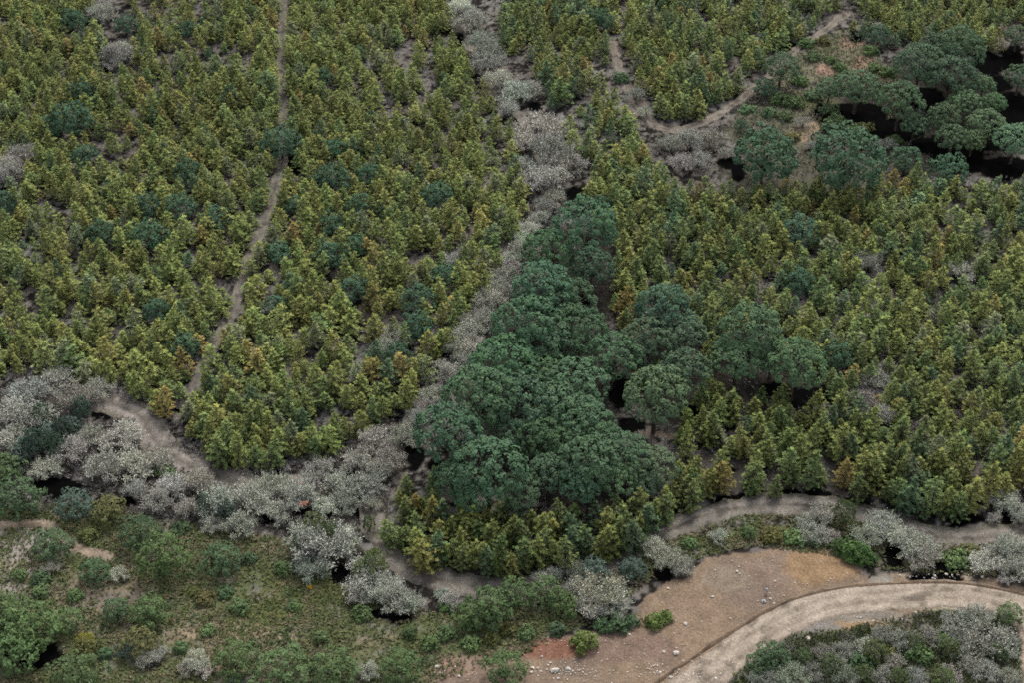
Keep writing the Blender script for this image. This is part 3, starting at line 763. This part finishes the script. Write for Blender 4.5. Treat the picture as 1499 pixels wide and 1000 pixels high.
def strip(name, pts, hw, colours, lift=.03, rag=.3, prof=None, seed=0, wobble=.0):
    """a worn way laid over the ground: pts photo pixels, hw half width (m), colours across it"""
    P = np.array([at(px, py, 0) for px, py in pts])
    # Catmull-Rom through the points
    out = []
    for i in range(len(P) - 1):
        p0, p1, p2, p3 = P[max(i - 1, 0)], P[i], P[i + 1], P[min(i + 2, len(P) - 1)]
        m = max(int(np.linalg.norm(p2 - p1) / .35), 2)
        for t in np.linspace(0, 1, m, endpoint=False):
            out.append(.5 * (2 * p1 + (p2 - p0) * t + (2 * p0 - 5 * p1 + 4 * p2 - p3) * t * t + (3 * p1 - p0 - 3 * p2 + p3) * t ** 3))
    out = np.array(out + [P[-1]])
    T = np.gradient(out, axis=0); T /= np.linalg.norm(T, axis=1, keepdims=True)
    Nn = np.stack([-T[:, 1], T[:, 0]], 1)
    k = 17
    u = np.linspace(-1, 1, k)
    d = np.arange(len(out)) * .35
    wl = hw * (1 + rag * 2 * (fbm(d, d * 0 + 3.1, .45, seed + 1) - .5) + rag * 1.2 * (vnoise(d, d * 0, 1.6, seed + 2) - .5))
    wr = hw * (1 + rag * 2 * (fbm(d, d * 0 + 9.7, .45, seed + 4) - .5) + rag * 1.2 * (vnoise(d, d * 0, 1.6, seed + 5) - .5))
    W = np.where(u[None] < 0, wl[:, None], wr[:, None]) * u[None]
    X = out[:, 0:1] + Nn[:, 0:1] * W
    Y = out[:, 1:2] + Nn[:, 1:2] * W
    Z = gz(X, Y) + lift
    if prof is not None:
        Z = Z + np.interp(u, np.linspace(-1, 1, len(prof)), prof)[None]
    Z[:, 0] -= .08 + lift; Z[:, -1] -= .08 + lift
    cols = np.array(colours)
    cu = np.linspace(-1, 1, len(cols))
    Ccol = np.stack([np.interp(u, cu, cols[:, j]) for j in range(3)], -1)[None] * (.8 + .4 * fbm(X, Y, .7, 6))[..., None]
    n3 = fbm(X, Y, 1.1, 44)[..., None]
    Ccol = Ccol * (1 - .45 * sstep(.55, .7, n3))
    o = bpy.data.objects.new(name, grid_mesh(name, X, Y, Z, Ccol.reshape(-1, 3)))
    col.objects.link(o)
    o['kind'] = 'structure'
    return o


g1, g2, g3 = (.108, .098, .084), (.082, .075, .063), (.12, .108, .092)
strip('forest_track', TRACK_NORTH, .78, [g2, g1, g2, g1, g2], seed=1)
strip('forest_track', TRACK_VALLEY, .9, [g2, g3, g1, g3, g2], seed=2, rag=.45)
strip('forest_track', TRACK_LOOP_W, 1.75, [(.085, .078, .05), g3, (.15, .135, .12), g2, (.15, .135, .12), g3, g2], seed=3, rag=.35)
strip('forest_track', TRACK_LOOP_S, 1.45, [g2, g1, g3, g2, (.135, .12, .105), g2, (.07, .07, .045)], seed=4, rag=.35)
strip('forest_track', TRACK_EAST, .75, [(.085, .078, .062), (.13, .113, .094), (.105, .093, .078), (.135, .116, .096), (.085, .078, .06)], seed=5, rag=.6)
strip('footpath', FOOTPATH, .7, [(.12, .1, .08), (.17, .135, .1), (.12, .1, .08)], seed=6, rag=.5)
r1, r2 = (.212, .178, .143), (.186, .156, .126)
strip('dirt_road', [(x, y - 4) for x, y in ROAD], 1.75, [(.12, .1, .08), r2, r1, (.15, .124, .099), r2, r1, (.155, .128, .102), r1, r2, (.11, .088, .068)], lift=.05, rag=.14, seed=7)
strip('road_ditch', [(x, y + 1) for x, y in DITCH], .42, [(.12, .094, .07), (.095, .07, .05), (.07, .051, .037), (.095, .07, .05), (.15, .112, .078)], lift=.07, rag=.5, prof=[-.2, -.2, -.02, .05, .0], seed=8)

# ------------------------------------------------------------------ uncountable cover
def cover(name, polys, per, mode, label, seed=0, mat=None, cond=None):
    Q, V, T, K = [], [], [], []
    pts = []
    for poly, nn in polys:
        poly = np.array(poly, float)
        lo, hi = poly.min(0), poly.max(0)
        lo = np.maximum(lo, [-60, -40]); hi = np.minimum(hi, [1560, 1040])
        # even over the ground: draw in the plane, keep what falls in the polygon
        cx, cy = at([lo[0], hi[0], lo[0], hi[0]], [lo[1], lo[1], hi[1], hi[1]], 0)
        gxx = rng.uniform(cx.min(), cx.max(), nn * 3); gyy = rng.uniform(cy.min(), cy.max(), nn * 3)
        qx, qy, _ = project(gxx, gyy, 0)
        keep = in_poly(qx, qy, poly) & (qx > -60) & (qx < 1560)
        keep &= rng.uniform(size=len(gxx)) < (.25 + .75 * sstep(.3, .55, fbm(gxx, gyy, .3, 60 + seed)))
        pts.append(np.stack([gxx[keep], gyy[keep]], 1)[:nn])
    pts = np.concatenate(pts)
    qx, qy, _ = project(pts[:, 0], pts[:, 1], 0)
    ok = np.ones(len(pts), bool)
    for pl, w in ((TRACK_NORTH, 8), (TRACK_VALLEY, 8), (TRACK_LOOP_W, 15), (TRACK_LOOP_S, 14), (TRACK_EAST, 7), (FOOTPATH, 8), (ROAD, 32), (DITCH, 8)):
        ok &= line_dist(qx, qy, pl) > w * rng.uniform(.7, 1.2, len(pts))
    for (ex, ey, a, b) in NEAR_BLACK_PATCHES:
        if a > 11:
            ok &= ((qx - ex) / a) ** 2 + ((qy - ey) / b) ** 2 > 1
    pts = pts[ok]
    C3 = np.stack([pts[:, 0], pts[:, 1], gz(pts[:, 0], pts[:, 1])], 1)
    n = len(C3)
    up = np.repeat(np.array([[0, 0, 1.0]]), n, 0) + rng.normal(size=(n, 3)) * .3
    if mode == 'grass':
        q, v, t = tufts(C3 + np.array([0, 0, .06]), up, per, .22, .09, .9, .18, rng.uniform(0, .5, n), up, .45)
        pal = np.array([(.052, .066, .026), (.064, .073, .030), (.094, .083, .052), (.045, .064, .028)])
    else:
        q, v, t = tufts(C3 + np.array([0, 0, .12]), up, per, .38, .075, 1.0, .3, rng.uniform(0, 1, n) ** 2)
        pal = np.array([(.13, .125, .125), (.115, .108, .102), (.09, .088, .075), (.15, .145, .14)])
        if mode == 'isle':
            pal = np.array([(.15, .15, .145), (.09, .10, .05), (.075, .095, .042), (.13, .132, .108)])
    k = (np.clip(fbm(C3[:, 0], C3[:, 1], .4, 71) * 1.6 - .3, 0, .999) * len(pal)).astype(int)
    k = np.where(rng.uniform(size=n) < .4, rng.integers(0, len(pal), n), k)
    o = bpy.data.objects.new(name, quads_mesh(name, q, v, t, np.repeat(pal[k], per, 0), mat))
    col.objects.link(o)
    o['kind'] = 'stuff'; o['label'] = label; o['category'] = 'ground cover'
    return o


EDGE_S = [(860, 930), (930, 870), (1000, 825), (1100, 800), (1230, 815), (1300, 835), (1560, 850), (1560, 780), (1400, 790), (1200, 755), (1080, 755), (960, 800), (880, 850), (760, 870)]
cover('meadow_grass', [(MEADOW, 20000), (EDGE_S, 9000), (EAST_CLEARING, 1500), ([(1080, 130), (1330, 100), (1330, 240), (1080, 260)], 2500)], 6, 'grass', 'rough olive grass of the lower ground', 1, M_MASS)
WHOLE = [(-60, -40), (1560, -40), (1560, 700), (1000, 740), (740, 860), (560, 780), (300, 780), (-60, 720)]
cover('heath_undergrowth', [(WHOLE, 26000), ([(-60, 560), (160, 560), (620, 640), (560, 760), (420, 790), (-60, 740)], 6000), ([(780, 290), (830, 300), (760, 400), (700, 520), (620, 620), (560, 640), (640, 560), (720, 420)], 5000)], 5, 'heath', 'low grey heath between the trees', 2, M_TWIGMASS)
cover('scrub_undergrowth', [(SCRUB_ISLE, 9000)], 6, 'isle', 'low mixed scrub inside the road bend', 3, M_MASS)

# ------------------------------------------------------------------ stones
def stone_verts(r, seed_rng):
    t = (1 + 5 ** .5) / 2
    v = np.array([(-1, t, 0), (1, t, 0), (-1, -t, 0), (1, -t, 0), (0, -1, t), (0, 1, t), (0, -1, -t), (0, 1, -t), (t, 0, -1), (t, 0, 1), (-t, 0, -1), (-t, 0, 1)]) / 1.9
    v = v * seed_rng.uniform(.7, 1.25, (12, 1)) * np.array([seed_rng.uniform(.8, 1.4), seed_rng.uniform(.8, 1.2), seed_rng.uniform(.5, .8)])
    return v * r


ICO = [(0, 11, 5), (0, 5, 1), (0, 1, 7), (0, 7, 10), (0, 10, 11), (1, 5, 9), (5, 11, 4), (11, 10, 2), (10, 7, 6), (7, 1, 8), (3, 9, 4), (3, 4, 2), (3, 2, 6), (3, 6, 8), (3, 8, 9), (4, 9, 5), (2, 4, 11), (6, 2, 10), (8, 6, 7), (9, 8, 1)]


def stones(name, spots, mat, kind=None):
    vs, fs = [], []
    for (x, y, r) in spots:
        k = len(vs)
        v = stone_verts(r, rng) + np.array([x, y, float(gz(x, y)) + r * .15 + .03])
        vs += [tuple(p) for p in v]; fs += [tuple(i + k for i in f) for f in ICO]
    me = bpy.data.meshes.new(name); me.from_pydata(vs, [], fs); me.materials.append(mat)
    o = bpy.data.objects.new(name, me); col.objects.link(o)
    if kind:
        o['kind'] = kind
    return o


sp_ = []
while len(sp_) < 560:
    px, py = rng.uniform(640, 1499), rng.uniform(805, 1000)
    if in_poly(np.array([px]), np.array([py]), CLEARING)[0] and not in_poly(np.array([px]), np.array([py]), SCRUB_ISLE)[0]:
        if line_dist(np.array([px]), np.array([py]), ROAD)[0] < 34 and rng.uniform() < .8:
            continue
        x, y = at(px, py, 0)
        sp_.append((float(x), float(y), float(np.clip(.036 * math.exp(rng.normal() * .5), .015, .15))))
for px, py, n_, sx_, sy_ in ((830, 985, 70, 32, 10), (1000, 990, 60, 40, 8), (950, 985, 40, 40, 10), (1390, 842, 60, 70, 5), (1290, 905, 50, 60, 8), (1480, 850, 20, 20, 4), (640, 985, 14, 14, 6)):
    for _ in range(n_):
        x, y = at(px + rng.normal() * sx_ * .6, py + rng.normal() * sy_ * .6, 0)
        sp_.append((float(x), float(y), float(np.clip(.052 * math.exp(rng.normal() * .45), .02, .16))))
st = stones('stone_rubble', sp_, M_STONE, 'stuff'); st['label'] = 'white limestone rubble strewn over the clearing'; st['category'] = 'stones'
for (px, py, r, m, lab) in [(1003, 913, .19, M_STONE, 'small white stone alone in the middle of the tan clearing'), (812, 984, .32, M_STONE, 'large white block at the head of the rubble heap'), (1043, 873, .17, M_STONE, 'white stone high on the tan clearing slope'), (990, 957, .24, M_STONE, 'flat pale stone on the clearing above the road ditch'),
                            (1183, 936, .3, M_STONE, 'pale flat boulder at the rim of the scrub by the road'), (1118, 880, .24, M_GREYSTONE, 'weathered grey boulder standing on the clearing slope'), (1122, 868, .18, M_GREYSTONE, 'upright grey stone on top of the grey boulder'), (1079, 836, .17, M_STONE, 'white stone near the upper edge of the clearing'), (832, 982, .22, M_STONE, 'smaller white block beside the large one at the rubble heap'), (640, 978, .2, M_STONE, 'single white stone beside the pinkish bare soil')]:
    x, y = at(px, py, .1)
    o = stones('rock', [(float(x), float(y), r)], m)
    # keep the rock's origin where it lies
    from mathutils import Matrix, Vector
    c = Vector((float(x), float(y), float(gz(x, y))))
    o.data.transform(Matrix.Translation(-c)); o.location = c
    o['label'] = lab; o['category'] = 'rock'
    if 'upright' in lab:
        o.scale = (.8, .8, 2.2); o.location.z += .3

# a crumpled orange-red sheet caught on the grey shrubs, and a faint pink one
for (px, py, w, lab, c) in [(445, 737, .4, 'small orange-red cloth caught on top of the grey shrubs', (.36, .15, .105)), (437, 708, .3, 'tiny pale pink cloth caught among the grey shrubs', (.3, .19, .165))]:
    x, y = at(px, py, 2.0)
    u = np.linspace(-1, 1, 9)
    U, V2 = np.meshgrid(u, u)
    th_ = np.arctan2(V2, U); rr = (.62 + .2 * np.sin(th_ * 2 + 1) + .16 * np.sin(th_ * 3 + px) + .1 * np.sin(th_ * 5)) / np.maximum(np.maximum(np.abs(U), np.abs(V2)), 1e-3) * np.maximum(np.hypot(U, V2), 1e-3) ** 0 * np.maximum(np.abs(U), np.abs(V2))
    Xc, Yc = U * w * rr, V2 * w * rr * .8
    Zc = .35 * w * np.sin(U * 3 + V2 * 2) * np.cos(V2 * 4) - .25 * w * (U ** 2 + V2 ** 2)
    me = bpy.data.meshes.new('cloth'); i = np.arange(81).reshape(9, 9)
    me.from_pydata([tuple(map(float, p)) for p in np.stack([Xc, Yc, Zc], -1).reshape(-1, 3)], [], [(int(i[a, b]), int(i[a, b + 1]), int(i[a + 1, b + 1]), int(i[a + 1, b])) for a in range(8) for b in range(8)])
    me.materials.append(plain_mat('faded_cloth', c, 3, .15))
    o = bpy.data.objects.new('cloth', me); col.objects.link(o)
    mod = o.modifiers.new('thickness', 'SOLIDIFY'); mod.thickness = .02
    o.location = (float(x), float(y), 2.05)
    o['label'] = lab; o['category'] = 'cloth'

# ------------------------------------------------------------------ light: high overcast
SUN_EL, SUN_AZ = 52.0, 15.0        # azimuth clockwise from +Y (away from the camera)
world = bpy.data.worlds.new('World')
scn.world = world
world.use_nodes = True
wn = world.node_tree
sky = wn.nodes.new('ShaderNodeTexSky')
sky.sky_type = 'NISHITA'
sky.sun_disc = False
sky.sun_elevation = radians(SUN_EL)
sky.sun_rotation = radians(SUN_AZ)
sky.dust_density = 4.0
sky.air_density = 1.0
sky.ozone_density = 1.0
bg = wn.nodes['Background']
bg.inputs['Strength'].default_value = .125
hs = wn.nodes.new('ShaderNodeHueSaturation')
hs.inputs['Saturation'].default_value = .3
wn.links.new(sky.outputs[0], hs.inputs['Color'])
wn.links.new(hs.outputs[0], bg.inputs['Color'])
sd = bpy.data.lights.new('sun', 'SUN')
sd.energy = 1.25
sd.angle = radians(14)
sd.color = (1.0, .95, .88)
so = bpy.data.objects.new('sun', sd)
col.objects.link(so)
so.location = (0, 150, 200)
so.rotation_euler = (-(pi / 2 - radians(SUN_EL)), 0, -radians(SUN_AZ))

scn.view_settings.view_transform = 'Standard'
scn.view_settings.look = 'None'
scn.view_settings.exposure = 1.42
scn.view_settings.gamma = 1.0
scn.render.engine = 'CYCLES'
scn.cycles.max_bounces = 4
scn.cycles.diffuse_bounces = 2
scn.cycles.use_denoising = False
scn.cycles.filter_width = 1.75
